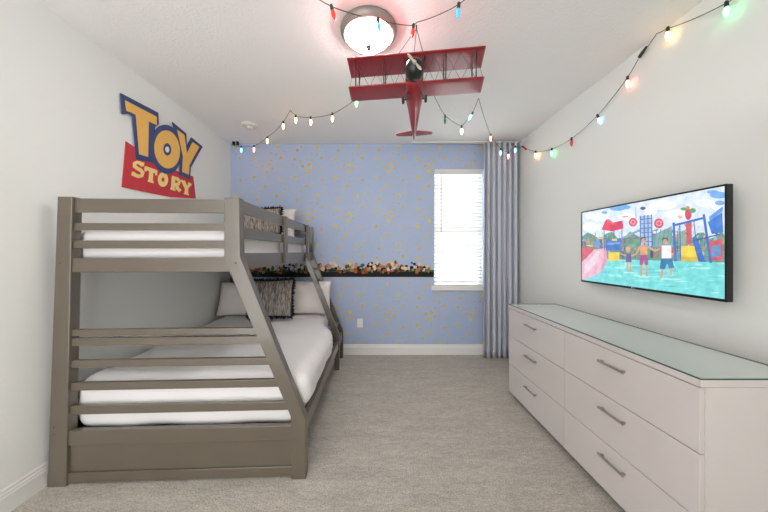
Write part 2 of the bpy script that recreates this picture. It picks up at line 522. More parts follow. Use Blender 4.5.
def end_frame(yfun, depth, near):
    # posts
    bm = bmesh.new()
    a0, b0 = wall_post_x(0); a1, b1 = wall_post_x(ZT)
    hexa(bm, [(a0, yfun(a0), 0), (b0, yfun(b0), 0), (b0, yfun(b0) + depth, 0), (a0, yfun(a0) + depth, 0),
              (a1, yfun(a1), ZT), (b1, yfun(b1), ZT), (b1, yfun(b1) + depth, ZT), (a1, yfun(a1) + depth, ZT)], .004)
    obj('wall_post', bm, M_bed, bed)
    bm = bmesh.new()
    prism(bm, [(x, yfun(x), z) for x, z in leg_out], (0, depth, 0))
    bevel_all(bm)
    obj('slanted_leg', bm, M_bed, bed)
    def rail(name, z0, z1, inset=.016, th=.026):
        bm = bmesh.new()
        l0, l1 = wall_post_x(z0)[1] - .004, wall_post_x(z1)[1] - .004
        r0, r1 = x_in(z0) + .004, x_in(z1) + .004
        yy = lambda x: yfun(x) + inset
        hexa(bm, [(l0, yy(l0), z0), (r0, yy(r0), z0), (r0, yy(r0) + th, z0), (l0, yy(l0) + th, z0),
                  (l1, yy(l1), z1), (r1, yy(r1), z1), (r1, yy(r1) + th, z1), (l1, yy(l1) + th, z1)], .003)
        obj(name, bm, M_bed, bed)
    rail('top_rail', 1.561, 1.641)
    rail('slat', 1.458, 1.500); rail('slat', 1.354, 1.400)
    rail('upper_bed_rail', 1.217, 1.300, .010, .034)
    for z0, z1 in ((.850, .888), (.793, .838), (.668, .711), (.537, .582), (.400, .449)):
        rail('slat', z0, z1)
    rail('lower_bed_rail', .226, .311, .010, .034)
    rail('panel', .070, .226, .022, .02)
    rail('bottom_rail', .012, .070, .012, .03)
    if near:
        for px, z in ((-1.79, 1.27), (-1.82, .30), (-1.82, .34), (xo_up - .02, 1.27), (xo_up - .05, 1.20)):
            bm = bmesh.new(); lathe(bm, [(0, -.0015), (.006, -.0015), (.0075, .003)], (px, yfun(px), z), 10, 'y')
            obj('bolt_cap', bm, M_bolt, bed, smooth=True)
end_frame(yn, .06, True)
end_frame(lambda x: YFAR, .06, False)

# long rails on the open side
def long_rail(name, x0, x1, y0, y1, z0, z1):
    obj(name, Box(x0, x1, y0, y1, z0, z1, .003), M_bed, bed)
yA = yn(xo_up) + .058
long_rail('guard_rail', -.826, -.800, yA, 3.385, 1.561, 1.644)
long_rail('guard_rail', -.826, -.800, yA, 3.385, 1.416, 1.484)
long_rail('upper_side_rail', -.832, -.800, yA, YFAR + .002, 1.225, 1.327)
for yc in (2.535, 3.36):
    obj('guard_post', Box(-.799, -.775, yc - .032, yc + .032, 1.235, 1.644, .004), M_bed, bed)
long_rail('lower_side_rail', -.450, -.418, yn(xo_low) + .058, YFAR + .002, .235, .33)
# wall-side rails
long_rail('wall_side_rail', -1.835, -1.812, yn(xw) + .058, YFAR + .002, 1.217, 1.30)
long_rail('wall_side_rail', -1.848, -1.825, yn(xw) + .058, YFAR + .002, .226, .311)
# slat decks under the mattresses
def deck(x0, x1, z):
    bm = bmesh.new(); n = 14
    for k in range(n):
        y = 1.78 + (3.58 - 1.78) * k / (n - 1)
        box(bm, x0, x1, y - .035, y + .035, z - .018, z, .002)
    obj('slat_deck', bm, M_bed, bed)
deck(-1.813, -.831, 1.262); deck(-1.826, -.449, .256)
# ladder on the open side by the far end: a slanted rail parallel to the far leg, plus treads
yl = 3.265
prof = [(-.772, 1.30), (-.408, zk_lo + .055), (-.408, 0), (-.462, 0), (-.462, zk_lo + .035), (-.785, 1.20), (-.79, 1.30)]
bm = bmesh.new(); prism(bm, [(x, yl, z) for x, z in prof], (0, .045, 0)); bevel_all(bm, .003)
obj('ladder_rail', bm, M_bed, bed)
for z in (.45, 1.12):
    xc = -.425 + (z - zk_lo) / (zk_hi - zk_lo) * (-.383)
    obj('ladder_tread', Box(xc - .045, xc + .01, yl + .044, YFAR + .002, z - .012, z + .012, .003), M_bed, bed)

# ------------------------------------------------------------------ mattresses (soft, wrinkled bedding)
def ease(a, b, x):
    t = max(0, min(1, (x - a) / (b - a))); return t * t * (3 - 2 * t)
def skew_near(bm):
    for v in bm.verts: v.co.y += SK * (v.co.x - xw) * (1 - ease(1.8, 3.0, v.co.y))
from mathutils.bvhtree import BVHTree
bm = soft_box((1.345, 1.885, .33), .09, 50, .009, 5, 1.0)
for v in bm.verts:
    if v.co.z > 0: v.co.z += .007 * mnoise.noise(Vector((v.co.x * 3, v.co.y * 2.2, 7)))
    v.co.z = max(v.co.z, -.1640)
move(bm, Matrix.Translation((-1.129, 2.655, .4205)))
for v in bm.verts:                                # bedding spills a little over the open-side rail, drawn in at the head end
    k = ease(-.75, -.46, v.co.x)
    far = ease(2.75, 3.25, v.co.y)
    if v.co.z > .335:
        v.co.x += k * (1 - far) * .05 * ease(.335, .42, v.co.z) * (1 + .35 * mnoise.noise(Vector((0, v.co.y * 6, 0))))
    v.co.x -= k * .115 * far
skew_near(bm)
LOW_TREE = BVHTree.FromBMesh(bm)
lm = obj('mattress', bm, M_linen, smooth=True)
setp(lm, 'wide white-covered full mattress on the lower bunk', 'mattress', 'bunk mattresses')
bm = soft_box((.958, 1.885, .215), .075, 42, .006, 6, 5.0)
for v in bm.verts:
    v.co.z = max(v.co.z, -.1070)
    v.co.x = max(-.479, min(.479, v.co.x))
move(bm, Matrix.Translation((-1.322, 2.655, 1.370)))
skew_near(bm)
UP_TREE = BVHTree.FromBMesh(bm)
um = obj('mattress', bm, M_linen, smooth=True)
setp(um, 'narrow white-covered twin mattress on the upper bunk', 'mattress', 'bunk mattresses')

# ------------------------------------------------------------------ pillows
def pillow_mesh(w, h, t, seed, sag=.0):
    bm = bmesh.new(); N = 26; G = [[], []]
    for s in (0, 1):
        for j in range(N + 1):
            row = []
            for i in range(N + 1):
                u, v = 2 * i / N - 1, 2 * j / N - 1
                x = w / 2 * u * (1 - .05 * (1 - v * v)); y = h / 2 * v * (1 - .06 * (1 - u * u))
                th = t / 2 * (max(0, 1 - abs(u) ** 3.2) * max(0, 1 - abs(v) ** 3.2)) ** .55
                nz = .014 * mnoise.noise(Vector((x * 7 + seed, y * 7, s * 3 + seed))) * (th / (t / 2))
                edge = i in (0, N) or j in (0, N)
                if edge and s == 1: row.append(G[0][j][i]); continue
                row.append(bm.verts.new((x, y, (th + nz) * (1 if s == 0 else -1))))
            G[s].append(row)
    for s in (0, 1):
        for j in range(N):
            for i in range(N):
                q = (G[s][j][i], G[s][j][i + 1], G[s][j + 1][i + 1], G[s][j + 1][i])
                bm.faces.new(q if s == 0 else q[::-1])
    return bm

def border_pts(w, h, n):
    pts = []
    for k in range(n):
        s = 4 * k / n
        side, f = int(s), 2 * (s - int(s)) - 1
        u, v = [(f, -1), (1, f), (-f, 1), (-1, -f)][side]
        pts.append((w / 2 * u * (1 - .05 * (1 - v * v)), h / 2 * v * (1 - .06 * (1 - u * u)), u, v))
    return pts

def stand(base, tilt, yaw=0, roll=0, h=.4):
    # local: x width, y height, z thickness (front).  Stand it on its lower edge, leaning back
    return (Matrix.Translation(base) @ Matrix.Rotation(yaw, 4, 'Z') @ Matrix.Rotation(PI / 2 - tilt, 4, 'X')
            @ Matrix.Translation((0, h / 2, 0)) @ Matrix.Rotation(roll, 4, 'Z'))

def pillow(label, w, h, t, base, tilt, yaw=0, roll=0, seed=0, fringe=False, piping=False, group=None):
    e = thing('pillow', label, 'pillow', (0, 0, 0), 0, group)
    M = stand(base, tilt, yaw, roll, h)
    probe = pillow_mesh(w, h, t, seed); lift = 9
    tree = UP_TREE if base[2] > 1 else LOW_TREE
    for v in probe.verts:
        p = M @ v.co
        hit = tree.ray_cast(Vector((p.x, p.y, base[2] + .3)), Vector((0, 0, -1)))
        if hit[0] is not None: lift = min(lift, p.z - hit[0].z)
    probe.free()
    if lift < 9: M = Matrix.Translation((0, 0, .006 + (.036 if fringe else 0) - lift)) @ M
    e.location = M.to_translation(); e.rotation_euler = M.to_euler()
    obj('pillow_body', pillow_mesh(w, h, t, seed), M_streak if fringe else M_pcase, e, smooth=True, local=True)
    if fringe:
        bm = bmesh.new(); r = random.Random(seed)
        pts = border_pts(w, h, 300)
        for x, y, u, v in pts:
            d = Vector((u if abs(u) >= .99 else u * .15, v if abs(v) >= .99 else v * .15, r.uniform(-.5, .5))).normalized()
            d = (d + Vector((r.uniform(-.35, .35), r.uniform(-.35, .35), 0))).normalized()
            p = Vector((x, y, 0)) - d * .006
            L = r.uniform(.026, .046)
            tube(bm, [p, p + d * L * .6, p + d * L + Vector((0, 0, r.uniform(-.008, .008)))], [.0052, .0048, .0018], 5)
        obj('fringe', bm, M_fringe, e, local=True, smooth=True)
    if piping:
        bm = bmesh.new()
        pts = [Vector((x, y, 0)) for x, y, u, v in border_pts(w, h, 80)]
        tube(bm, pts + [pts[0]], .004, 6, caps=False)
        obj('piping', bm, M_piping, e, local=True, smooth=True)
    return e

LZ = .577
pillow('white pillow at the wall side of the lower bunk, left of the fringed cushion', .66, .40, .17, (-1.525, 3.37, LZ), .26, 0, 0, 2, piping=True, group='lower bunk pillows')
pillow('white pillow on the open side of the lower bunk, right of the fringed cushion', .58, .41, .16, (-.825, 3.44, LZ), .24, 0, 0, 9, group='lower bunk pillows')
pillow('grey streaked cushion with black fringe leaning on the lower bunk pillows', .46, .41, .14, (-1.135, 3.11, LZ), .30, 0.05, 0.02, 4, fringe=True)
UZ = 1.477
pillow('grey streaked cushion with black fringe on the upper bunk', .47, .30, .13, (-1.29, 3.20, UZ), .24, 0, .05, 14, fringe=True)
pillow('white pillow on the upper bunk behind the fringed cushion', .60, .38, .15, (-1.255, 3.42, UZ), .22, 0, 0, 21)

# ------------------------------------------------------------------ dresser
DX0, DX1, DY0, DY1, DT = 1.24, 1.68, 1.106, 2.70, .852
dr = thing('dresser', 'long white six-drawer dresser under the television', 'dresser', ((DX0 + DX1) / 2, (DY0 + DY1) / 2, 0))
bm = bmesh.new()
box(bm, DX0 + .021, DX1, DY0, DY1, .042, .815)
obj('carcass', bm, M_dres, dr)
obj('top_panel', Box(DX0, DX1, DY0, DY1, .8155, DT - .007, .002), M_dres, dr)
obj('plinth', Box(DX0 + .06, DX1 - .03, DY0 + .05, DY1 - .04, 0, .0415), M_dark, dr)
ym = 1.903
rows = [(.560, .812), (.305, .557), (.045, .302)]
for y0, y1 in ((DY0 + .004, ym - .002), (ym + .002, DY1 - .002)):
    for z0, z1 in rows:
        d = obj('drawer', Box(DX0, DX0 + .0205, y0, y1, z0, z1, .0025), M_dres, dr)
        yc, zc = (y0 + y1) / 2 + .006, z1 - .075
        bm = bmesh.new()
        L = .083
        box(bm, DX0 - .024, DX0 - .015, yc - L, yc + L, zc - .0055, zc + .0055, .0015)
        for s in (-1, 1):
            box(bm, DX0 - .016, DX0 + .001, yc + s * .068 - .005, yc + s * .068 + .005, zc - .005, zc + .005)
        h = obj('handle', bm, M_steel)
        h.parent = d
        h.matrix_parent_inverse = (Matrix.Translation(-dr.location) ).inverted() @ Matrix.Translation(-dr.location)
        setp(h, 'slim brushed steel bar handle')
M_glass_lift = mat('glass_brightener', (238, 241, 238), .3)  # pale underside colour added to make the see-through sheet look brighter lit
gt = obj('glass_top', Box(DX0 - .002, DX1, DY0 - .003, DY1, DT - .0068, DT, 0), [M_gtop, M_gedge, M_glass_lift])
for p in gt.data.polygons:
    if abs(p.normal.z) < .5: p.material_index = 1
    elif p.normal.z < 0: p.material_index = 2
setp(gt, 'pale glass sheet with green edge covering the dresser top', 'glass top')

# ------------------------------------------------------------------ television on the right wall
TX = 1.735
ty0, ty1, tz0, tz1 = 1.433, 2.448, 1.084, 1.671
tv = thing('wall_tv', 'black flat television on the right wall showing children at a water park', 'television', (TX, (ty0 + ty1) / 2, tz0))
obj('casing', Box(TX + .004, TX + .034, ty0, ty1, tz0, tz1, .003), M_black, tv)
bm = bmesh.new(); bz = .009
box(bm, TX, TX + .005, ty0, ty1, tz0, tz0 + .014, .001); box(bm, TX, TX + .005, ty0, ty1, tz1 - bz, tz1, .001)
box(bm, TX, TX + .005, ty0, ty0 + bz, tz0 + .014, tz1 - bz, .001); box(bm, TX, TX + .005, ty1 - bz, ty1, tz0 + .014, tz1 - bz, .001)
obj('bezel', bm, M_black, tv)
obj('rear_housing', Box(TX + .034, TX + .058, ty0 + .12, ty1 - .12, tz0 + .04, tz1 - .16, .008), M_black, tv)
obj('wall_bracket', Box(TX + .057, XR - .0015, (ty0 + ty1) / 2 - .2, (ty0 + ty1) / 2 + .2, tz0 + .18, tz1 - .2, .003), M_black, tv)

def screen_material(rgb):
    key = 'screen_%d_%d_%d' % rgb
    if key in MATS: return MATS[key]
    m = bpy.data.materials.new(key); m.use_nodes = True
    nt = m.node_tree; b = nt.nodes['Principled BSDF']
    b.inputs['Base Color'].default_value = (.01, .01, .01, 1); b.inputs['Roughness'].default_value = .25
    tc = nt.nodes.new('ShaderNodeTexCoord'); n = nt.nodes.new('ShaderNodeTexNoise')
    n.inputs['Scale'].default_value = 26; n.inputs['Detail'].default_value = 5
    nt.links.new(tc.outputs['Object'], n.inputs['Vector'])
    r = nt.nodes.new('ShaderNodeValToRGB')
    c = lin(tuple(.86 * q + 30 for q in rgb))
    r.color_ramp.elements[0].position = .3; r.color_ramp.elements[1].position = .7
    r.color_ramp.elements[0].color = (c[0] * .82, c[1] * .86, c[2] * .88, 1)
    r.color_ramp.elements[1].color = (min(1, c[0] * 1.15 + .02), min(1, c[1] * 1.12 + .02), min(1, c[2] * 1.1 + .02), 1)
    nt.links.new(n.outputs['Fac'], r.inputs['Fac']); nt.links.new(r.outputs['Color'], b.inputs['Emission Color'])
    b.inputs['Emission Strength'].default_value = SCREEN
    MATS[key] = m; return m
SCREEN = 1.0
class Screen:
    def __init__(s): s.bm = bmesh.new(); s.mats = []; s.k = 0
    def mi(s, c):
        m = screen_material(c)
        if m not in s.mats: s.mats.append(m)
        return s.mats.index(m)
    def P(s, p):
        q = on_x(p[0], p[1], TX)
        return Vector((TX + .0035 - s.k * .000012, min(max(q.y, ty0 + .0095), ty1 - .0095), min(max(q.z, tz0 + .0145), tz1 - .0095)))
    def poly(s, c, pts):
        s.k += 1
        vs = [s.bm.verts.new(s.P(p)) for p in pts]
        try: s.bm.faces.new(vs).material_index = s.mi(c)
        except ValueError: pass
    def disc(s, c, x, y, rx, ry=None, n=14):
        ry = ry or rx
        s.poly(c, [(x + rx * math.cos(2 * PI * k / n), y + ry * math.sin(2 * PI * k / n)) for k in range(n)])
    def line(s, c, a, b, w):
        a, b = Vector(a), Vector(b); d = (b - a).normalized(); n = Vector((-d.y, d.x)) * w / 2
        s.poly(c, [a + n, b + n, b - n, a - n])
sc = Screen()
W2 = lambda x, k: CY + k * (x - CX)                 # a level line across the picture
sc.poly((206, 219, 238), [(581, 211), (727, 185), (727, 303), (581, 281)])
SKYB, WHT, GRN, DGR = (96, 158, 222), (236, 240, 246), (84, 132, 116), (52, 96, 104)
for x, y, rx, ry in ((590, 216, 5, 3), (600, 218, 8, 4), (662, 205, 14, 5), (676, 214, 12, 5), (650, 211, 7, 5), (705, 203, 10, 4), (590, 227, 8, 5), (628, 217, 8, 4), (716, 206, 6, 4)):
    sc.disc(WHT, x, y, rx, ry)
for x, y, rx, ry in ((617, 208.5, 8, 2.4), (624, 207, 6, 2.4), (718, 195, 9, 3.5), (712, 192, 6, 2), (719, 203, 5, 2.5), (604, 212.5, 3, 1.4)):
    sc.disc(SKYB, x, y, rx, ry)
# greenery and far structures
sc.poly(GRN, [(581, 238)] + [(581 + i * 6.1, 236.5 - 1.2 * (i % 3) - 3 * math.sin(i * 1.7)) for i in range(25)] + [(727, 236), (727, 263), (581, 259)])
rn = random.Random(5)
for i in range(70):
    x = rn.uniform(583, 724)
    sc.disc(rn.choice([DGR, (110, 150, 120), (70, 110, 150), (150, 120, 110), (190, 110, 110), (60, 90, 150), (120, 170, 180)]), x, rn.uniform(238, 254 + (x - 600) * .03), rn.uniform(1, 2.6), rn.uniform(1, 3))
for i in range(150):
    x = rn.uniform(583, 724); y = rn.uniform(231, 256 + (x - 600) * .03)
    c = rn.choice([(60, 104, 96), (104, 146, 112), (64, 110, 176), (176, 116, 104), (206, 86, 96), (150, 176, 190), (84, 90, 120), (214, 190, 96), (130, 170, 140), (46, 76, 110)])
    if rn.random() < .5: sc.line(c, (x, y), (x + rn.uniform(-1, 1), y + rn.uniform(3, 7)), rn.uniform(.4, 1.1))
    else: sc.line(c, (x, y), (x + rn.uniform(3, 9), y + rn.uniform(-1.5, 1.5)), rn.uniform(.4, 1.1))
# water
WAT = (100, 204, 204)
sc.poly(WAT, [(581, 258.2), (727, 262.5), (727, 303), (581, 281)])
for i in range(60):
    x = rn.uniform(600, 722); y = rn.uniform(263, 274 + (x - 600) * .18)
    sc.disc(rn.choice([(128, 218, 216), (80, 188, 196), (112, 210, 206), (150, 226, 222)]), x, y, rn.uniform(2, 8), rn.uniform(.4, 1.3))
# pink slide at the left
sc.poly((196, 70, 92), [(582, 248), (592, 247), (594, 250), (588, 256), (582, 262)])
sc.poly((224, 166, 188), [(582, 263), (588, 256), (594, 249.5), (606.5, 248), (607.5, 261), (603, 269), (594, 276), (582, 279.5)])
sc.poly((240, 196, 212), [(584, 266), (592, 257), (597, 251), (600, 251), (597, 262), (588, 272), (584, 273)])
sc.poly((206, 140, 170), [(603, 249), (606.5, 248.5), (607.5, 261), (603, 269), (600, 270), (604, 260)])
sc.poly((130, 190, 210), [(582, 279.8), (594, 276.2), (604, 269), (606, 271), (597, 278.5), (584, 281)])
sc.disc((80, 140, 210), 597.5, 243.5, 3.2, 3.2); sc.disc((190, 140, 120), 597.5, 239.5, 1.3); sc.disc((176, 120, 100), 588, 241, 1.2, 3); sc.disc((180, 130, 110), 604, 243, 1.2, 4)
# red canopies, blue play structure
sc.poly((214, 52, 82), [(601.5, 229.5), (606, 219.5), (613, 223), (612, 231.5)])
sc.poly((200, 40, 74), [(612, 231.5), (613, 222.5), (622.5, 220.5), (623.5, 228.5)])
sc.poly((232, 90, 112), [(606, 219.5), (609, 219), (614, 223), (613, 225)])
sc.line((60, 90, 160), (604, 229), (604.5, 250), .9); sc.line((60, 90, 160), (614, 231), (614, 250), 1.0); sc.line((60, 90, 160), (622, 229), (622, 252), .9)
sc.poly((56, 100, 182), [(606, 240), (621, 238), (621, 250), (606, 251)])
sc.poly((92, 150, 206), [(607, 243), (620, 242), (620, 244), (607, 245)])
sc.poly((220, 190, 60), [(612, 239), (617, 238.6), (617, 241), (612, 241)])
sc.poly((226, 192, 62), [(608.5, 252.3), (619.3, 252.3), (619.3, 260.6), (608.5, 261)])
sc.line((110, 150, 160), (621, 239), (640, 230), 2.2); sc.line((86, 140, 120), (621, 245), (640, 241), 3)
sc.line((214, 60, 80), (622, 217), (628, 216.5), .9)
# tower with two red discs and a tipping bucket
sc.poly((150, 178, 214), [(640, 216.5), (651.5, 214.5), (652.5, 246), (640, 246)])
for x in (640.3, 644.2, 648, 651.8): sc.line((50, 84, 160), (x, 216 - (x - 640) * .15), (x + .3, 248), 1.0)
for k in range(6): sc.line((60, 96, 176), (640, 219.5 + k * 4.5), (652, 218.4 + k * 4.6), .8)
for x, y, r in ((633.1, 222.2, 4.2), (658.9, 223.3, 4.8)):
    sc.disc((214, 60, 84), x, y, r, r * 1.05); sc.disc((236, 150, 160), x, y, r * .62); sc.disc((214, 60, 84), x, y, r * .35)
sc.line((110, 110, 130), (636, 207), (636, 219), .5); sc.disc((66, 70, 88), 643, 208.3, 2.8, 1.6)
# climbing net behind, right of tower
sc.poly((110, 150, 150), [(653, 246), (655, 234), (672, 226), (673, 250)])
for k in range(5): sc.line((76, 120, 130), (654 + k * 4, 246), (657 + k * 4, 229), .7)
for i in range(46):
    x = rn.uniform(677, 706); y = rn.uniform(222, 258)
    c = rn.choice([(200, 70, 84), (92, 150, 110), (70, 120, 190), (216, 190, 120), (150, 110, 110), (70, 90, 120), (196, 206, 216)])
    sc.line(c, (x, y), (x + rn.uniform(-3, 3), y + rn.uniform(2, 6)), rn.uniform(.4, 1.2))
# right-hand slide frame
BL = (44, 92, 180)
sc.poly((52, 110, 200), [(708, 222), (722.5, 212), (723.5, 232), (712, 234)]); sc.poly((80, 140, 216), [(709, 217), (723, 206), (723, 211), (710, 221)])
sc.poly((196, 72, 88), [(709, 242), (723, 238), (723, 261), (709, 260)]); sc.poly((90, 130, 180), [(712, 246), (721, 244), (721, 257), (712, 257)])
sc.disc((200, 60, 76), 688.5, 214, 3.4, 6); sc.disc((92, 150, 88), 684.5, 209, 4, 1.6); sc.disc((70, 140, 90), 693, 210.5, 3.2, 2.4); sc.disc((190, 130, 96), 688, 207.6, 2, 1.8); sc.disc((220, 170, 150), 680.5, 217, 2.6, 1.6)
sc.poly((186, 70, 84), [(686, 222), (692, 220), (692, 244), (687, 245)]); sc.poly((130, 150, 130), [(678, 232), (686, 230), (686, 246), (679, 246)])
sc.poly((228, 196, 58), [(681, 246), (694, 245.5), (698.7, 261.6), (680, 261)]); sc.poly((206, 170, 46), [(681, 256.5), (697, 257), (698.7, 261.6), (680, 261)])
sc.poly(BL, [(692.5, 238), (697, 237), (706, 262), (699, 261.8)])
sc.line(BL, (673.8, 222.5), (676, 261.5), 2.4); sc.line(BL, (704, 214.3), (711, 263), 2.6); sc.line(BL, (673.5, 225.5), (704.5, 217.8), 2.2)
sc.line(BL, (680, 225), (681, 261), 1.2); sc.line(BL, (694, 220), (696, 240), 1.0)
sc.line((40, 70, 140), (697, 240), (719, 234.5), 1.2); sc.line((40, 70, 140), (712, 232), (720, 235), 1.2)
# background bathers
for x, y, c in ((635.5, 252, (120, 90, 90)), (652, 252, (60, 60, 100)), (655.5, 253, (150, 110, 90)), (623, 253, (90, 80, 120))):
    sc.disc(c, x, y + 2, 1.6, 4.2); sc.disc((180, 136, 112), x, y - 3, 1.2, 1.4)
# three children holding hands in the shallow water
SKN = (198, 148, 112)
sc.line(SKN, (620.5, 253.5), (627, 256), 1.3); sc.line(SKN, (631, 256), (636, 254.5), 1.2)
sc.disc((200, 160, 116), 628.4, 249.6, 2.3, 2.8); sc.disc(SKN, 628.6, 250.2, 1.7, 2.2)
sc.poly((92, 76, 140), [(626.6, 253.4), (631, 253.4), (632, 262), (626, 262)])
sc.line(SKN, (627.7, 262), (627.9, 271.5), 1.6); sc.line(SKN, (630.6, 262), (630.5, 271.5), 1.6)
sc.line(SKN, (640.5, 246.5), (636, 254.5), 1.8); sc.line(SKN, (647.6, 246.5), (655, 251), 1.8)
sc.poly(SKN, [(640, 245), (648, 245), (647.6, 255.5), (640.6, 255.5)]); sc.poly((210, 150, 84), [(641, 248), (647, 248), (647, 254), (641, 254)])
sc.disc((70, 50, 44), 643.6, 239.4, 2.6, 2.8); sc.disc(SKN, 643.8, 240.8, 2.2, 2.9)
sc.poly((150, 72, 130), [(640.2, 254.8), (648, 254.8), (648.4, 265), (644.8, 265), (644.2, 260), (643.4, 265), (640, 265)])
sc.line(SKN, (641.7, 264.8), (641.4, 276), 2.1); sc.line(SKN, (646.7, 264.8), (647.1, 276), 2.1)
sc.line(SKN, (662, 248), (655, 251), 1.7); sc.line((204, 66, 60), (662.5, 246.5), (660.6, 252), 3); sc.line((204, 66, 60), (671, 246.5), (673, 253), 3)
sc.line(SKN, (673, 253), (670.5, 259), 1.8)
sc.poly((232, 226, 226), [(662, 245.4), (671.6, 245.6), (671.6, 259), (662, 259)])
sc.disc((58, 44, 40), 665.4, 240.3, 2.9, 2.8); sc.disc(SKN, 665.4, 241.6, 2.4, 3.0)
sc.poly((38, 106, 156), [(661.4, 258.4), (672.2, 258.4), (674.6, 267.6), (669.8, 269), (667.4, 263.5), (664.8, 269.4), (660, 268.6)])
sc.line(SKN, (662.6, 269), (661.6, 278), 2.3); sc.line(SKN, (671.8, 268), (671, 275), 2.3)
for x, y in ((629, 272.5), (644, 277), (666, 279)): sc.disc((170, 226, 224), x, y, 5.5, .8)
so = obj('screen', sc.bm, sc.mats, tv, normals=False)
for p in so.data.polygons:
    pass
so.data.update()
bm = bmesh.new(); bm.from_mesh(so.data)
for f in bm.faces:
    if f.normal.x > 0: f.normal_flip()
bm.to_mesh(so.data); bm.free()

def text_mesh(name, body, size, mtl, M, extrude=.0005, parent=None):
    cu = bpy.data.curves.new(name, 'FONT'); cu.body = body; cu.size = size; cu.extrude = extrude
    cu.align_x = 'CENTER'; cu.align_y = 'CENTER'
    tmp = bpy.data.objects.new(name, cu); COL.objects.link(tmp)
    dg = bpy.context.evaluated_depsgraph_get()
    me = bpy.data.meshes.new_from_object(tmp.evaluated_get(dg))
    bpy.data.objects.remove(tmp); bpy.data.curves.remove(cu)
    me.transform(M); me.materials.append(mtl)
    o = bpy.data.objects.new(name, me); COL.objects.link(o)
    if parent:
        o.parent = parent; o.matrix_parent_inverse = Matrix.Translation(-Vector(parent.location))
    return o
M_logo = mat('logo_grey', (196, 196, 200), .4)
# reading direction along -y on a wall that faces -x
Rface = Matrix(((0, 0, -1, 0), (-1, 0, 0, 0), (0, 1, 0, 0), (0, 0, 0, 1)))
lg = on_x(633.2, 287.6, TX)
text_mesh('brand_mark', 'LG', .013, M_logo, Matrix.Translation((TX - .0004, lg.y - .008, tz0 + .007)) @ Rface, .0004, tv)
bm = bmesh.new(); lathe(bm, [(.0048, -.0009), (.0048, 0)], (TX, lg.y + .010, tz0 + .007), 16, 'z')
bm2 = bmesh.new()
ringo = [Vector((TX - .0009, lg.y + .010 + .0055 * math.cos(a * PI / 8), tz0 + .007 + .0055 * math.sin(a * PI / 8))) for a in range(16)]
prism(bm2, ringo, (.001, 0, 0)); bm.free()
obj('brand_mark', bm2, M_logo, tv)

# ------------------------------------------------------------------ block-letter sign on the left wall
def SG(pts, off, region, scale):                 # traced outline -> points on the wall at distance off
    return [Vector((XL + off, q.y, q.z)) for q in (on_x(region[0] + x / scale, region[1] + y / scale, XL) for x, y in pts)]
R1, S1 = (115, 88), 6.4
R2, S2 = (150, 105), 6.4
R3, S3 = (115, 140), 8.533
sc0 = SG([(340, 350)], 0, R3, S3)[0]
sign = thing('wall_sign', 'yellow block-letter sign with navy outline over a red board, on the left wall', 'sign', (XL, sc0.y, sc0.z))
bm = bmesh.new()
prism(bm, SG([(88, 12), (160, 60), (330, 190), (560, 280), (662, 310), (684, 500), (470, 488), (55, 402)], 0, R3, S3), (.008, 0, 0))
obj('red_board', bm, M_signR, sign)
def letter(outline, face, hole=None):
    bm = bmesh.new(); prism(bm, outline, (.007, 0, 0)); l = obj('letter', bm, M_signN, sign)
    bm = bmesh.new()
    if hole: ring_prism(bm, face, hole, (.004, 0, 0))
    else: prism(bm, face, (.004, 0, 0))
    f = obj('letter_face', bm, M_signY); f.parent = l
    return l
letter(SG([(24, 32), (266, 158), (270, 232), (246, 250), (240, 480), (126, 455), (103, 185), (84, 168), (34, 168)], .008, R1, S1),
       SG([(50, 78), (254, 184), (254, 238), (202, 212), (198, 440), (142, 424), (120, 172), (92, 158), (58, 146)], .015, R1, S1))
def ell(cx, cy, rx, ry, off, sh=0, n=32):
    return SG([(cx + rx * math.cos(2 * PI * k / n) + sh * math.sin(2 * PI * k / n), cy + ry * math.sin(2 * PI * k / n)) for k in range(n)], off, R2, S2)
ol = letter(ell(96, 284, 98, 158, .0085, 8), ell(97, 284, 82, 122, .0155, 8), ell(98, 284, 27, 40, .0155, 2))
bm = bmesh.new(); prism(bm, ell(98, 285, 12, 19, .0155, 1), (.003, 0, 0)); f = obj('letter_center', bm, M_signW); f.parent = ol
letter(SG([(132, 108), (222, 182), (226, 268), (256, 208), (328, 266), (252, 400), (246, 474), (182, 448), (186, 300), (160, 200)], .0095, R2, S2),
       SG([(162, 158), (208, 192), (224, 310), (262, 236), (304, 268), (240, 384), (236, 446), (194, 428), (200, 330)], .0165, R2, S2))
def ribbon(bm, pts, hw, off, closed=False):
    P2 = [Vector(p) for p in pts]; L, Rr = [], []
    for i, p in enumerate(P2):
        a = P2[max(i - 1, 0)]; b = P2[min(i + 1, len(P2) - 1)]
        d = (b - a).normalized(); n = Vector((-d.y, d.x)) * hw
        L.append(p + n); Rr.append(p - n)
    prism(bm, SG([tuple(p) for p in L + Rr[::-1]], off, R3, S3), (.004, 0, 0))
def small(strokes, off=.008, rings=()):
    bm = bmesh.new()
    for i, (pts, hw) in enumerate(strokes): ribbon(bm, pts, hw, off + .0002 * i)
    for (cx, cy, rx, ry, hx, hy) in rings:
        o_ = [(cx + rx * math.cos(2 * PI * k / 24), cy + ry * math.sin(2 * PI * k / 24)) for k in range(24)]
        i_ = [(cx + hx * math.cos(2 * PI * k / 24), cy + hy * math.sin(2 * PI * k / 24)) for k in range(24)]
        ring_prism(bm, SG(o_, off, R3, S3), SG(i_, off, R3, S3), (.004, 0, 0))
    obj('small_letter', bm, M_signC, sign)
small([([(226, 216), (205, 198), (178, 190), (156, 200), (156, 224), (180, 242), (208, 258), (226, 280), (218, 304), (190, 310), (162, 300), (140, 282)], 15), ([(232, 192), (228, 224)], 7), ([(142, 270), (138, 304)], 7)])
small([([(244, 236), (346, 272)], 15), ([(300, 256), (294, 352)], 17), ([(272, 346), (318, 362)], 8), ([(248, 232), (250, 268)], 8), ([(342, 266), (340, 302)], 8)])
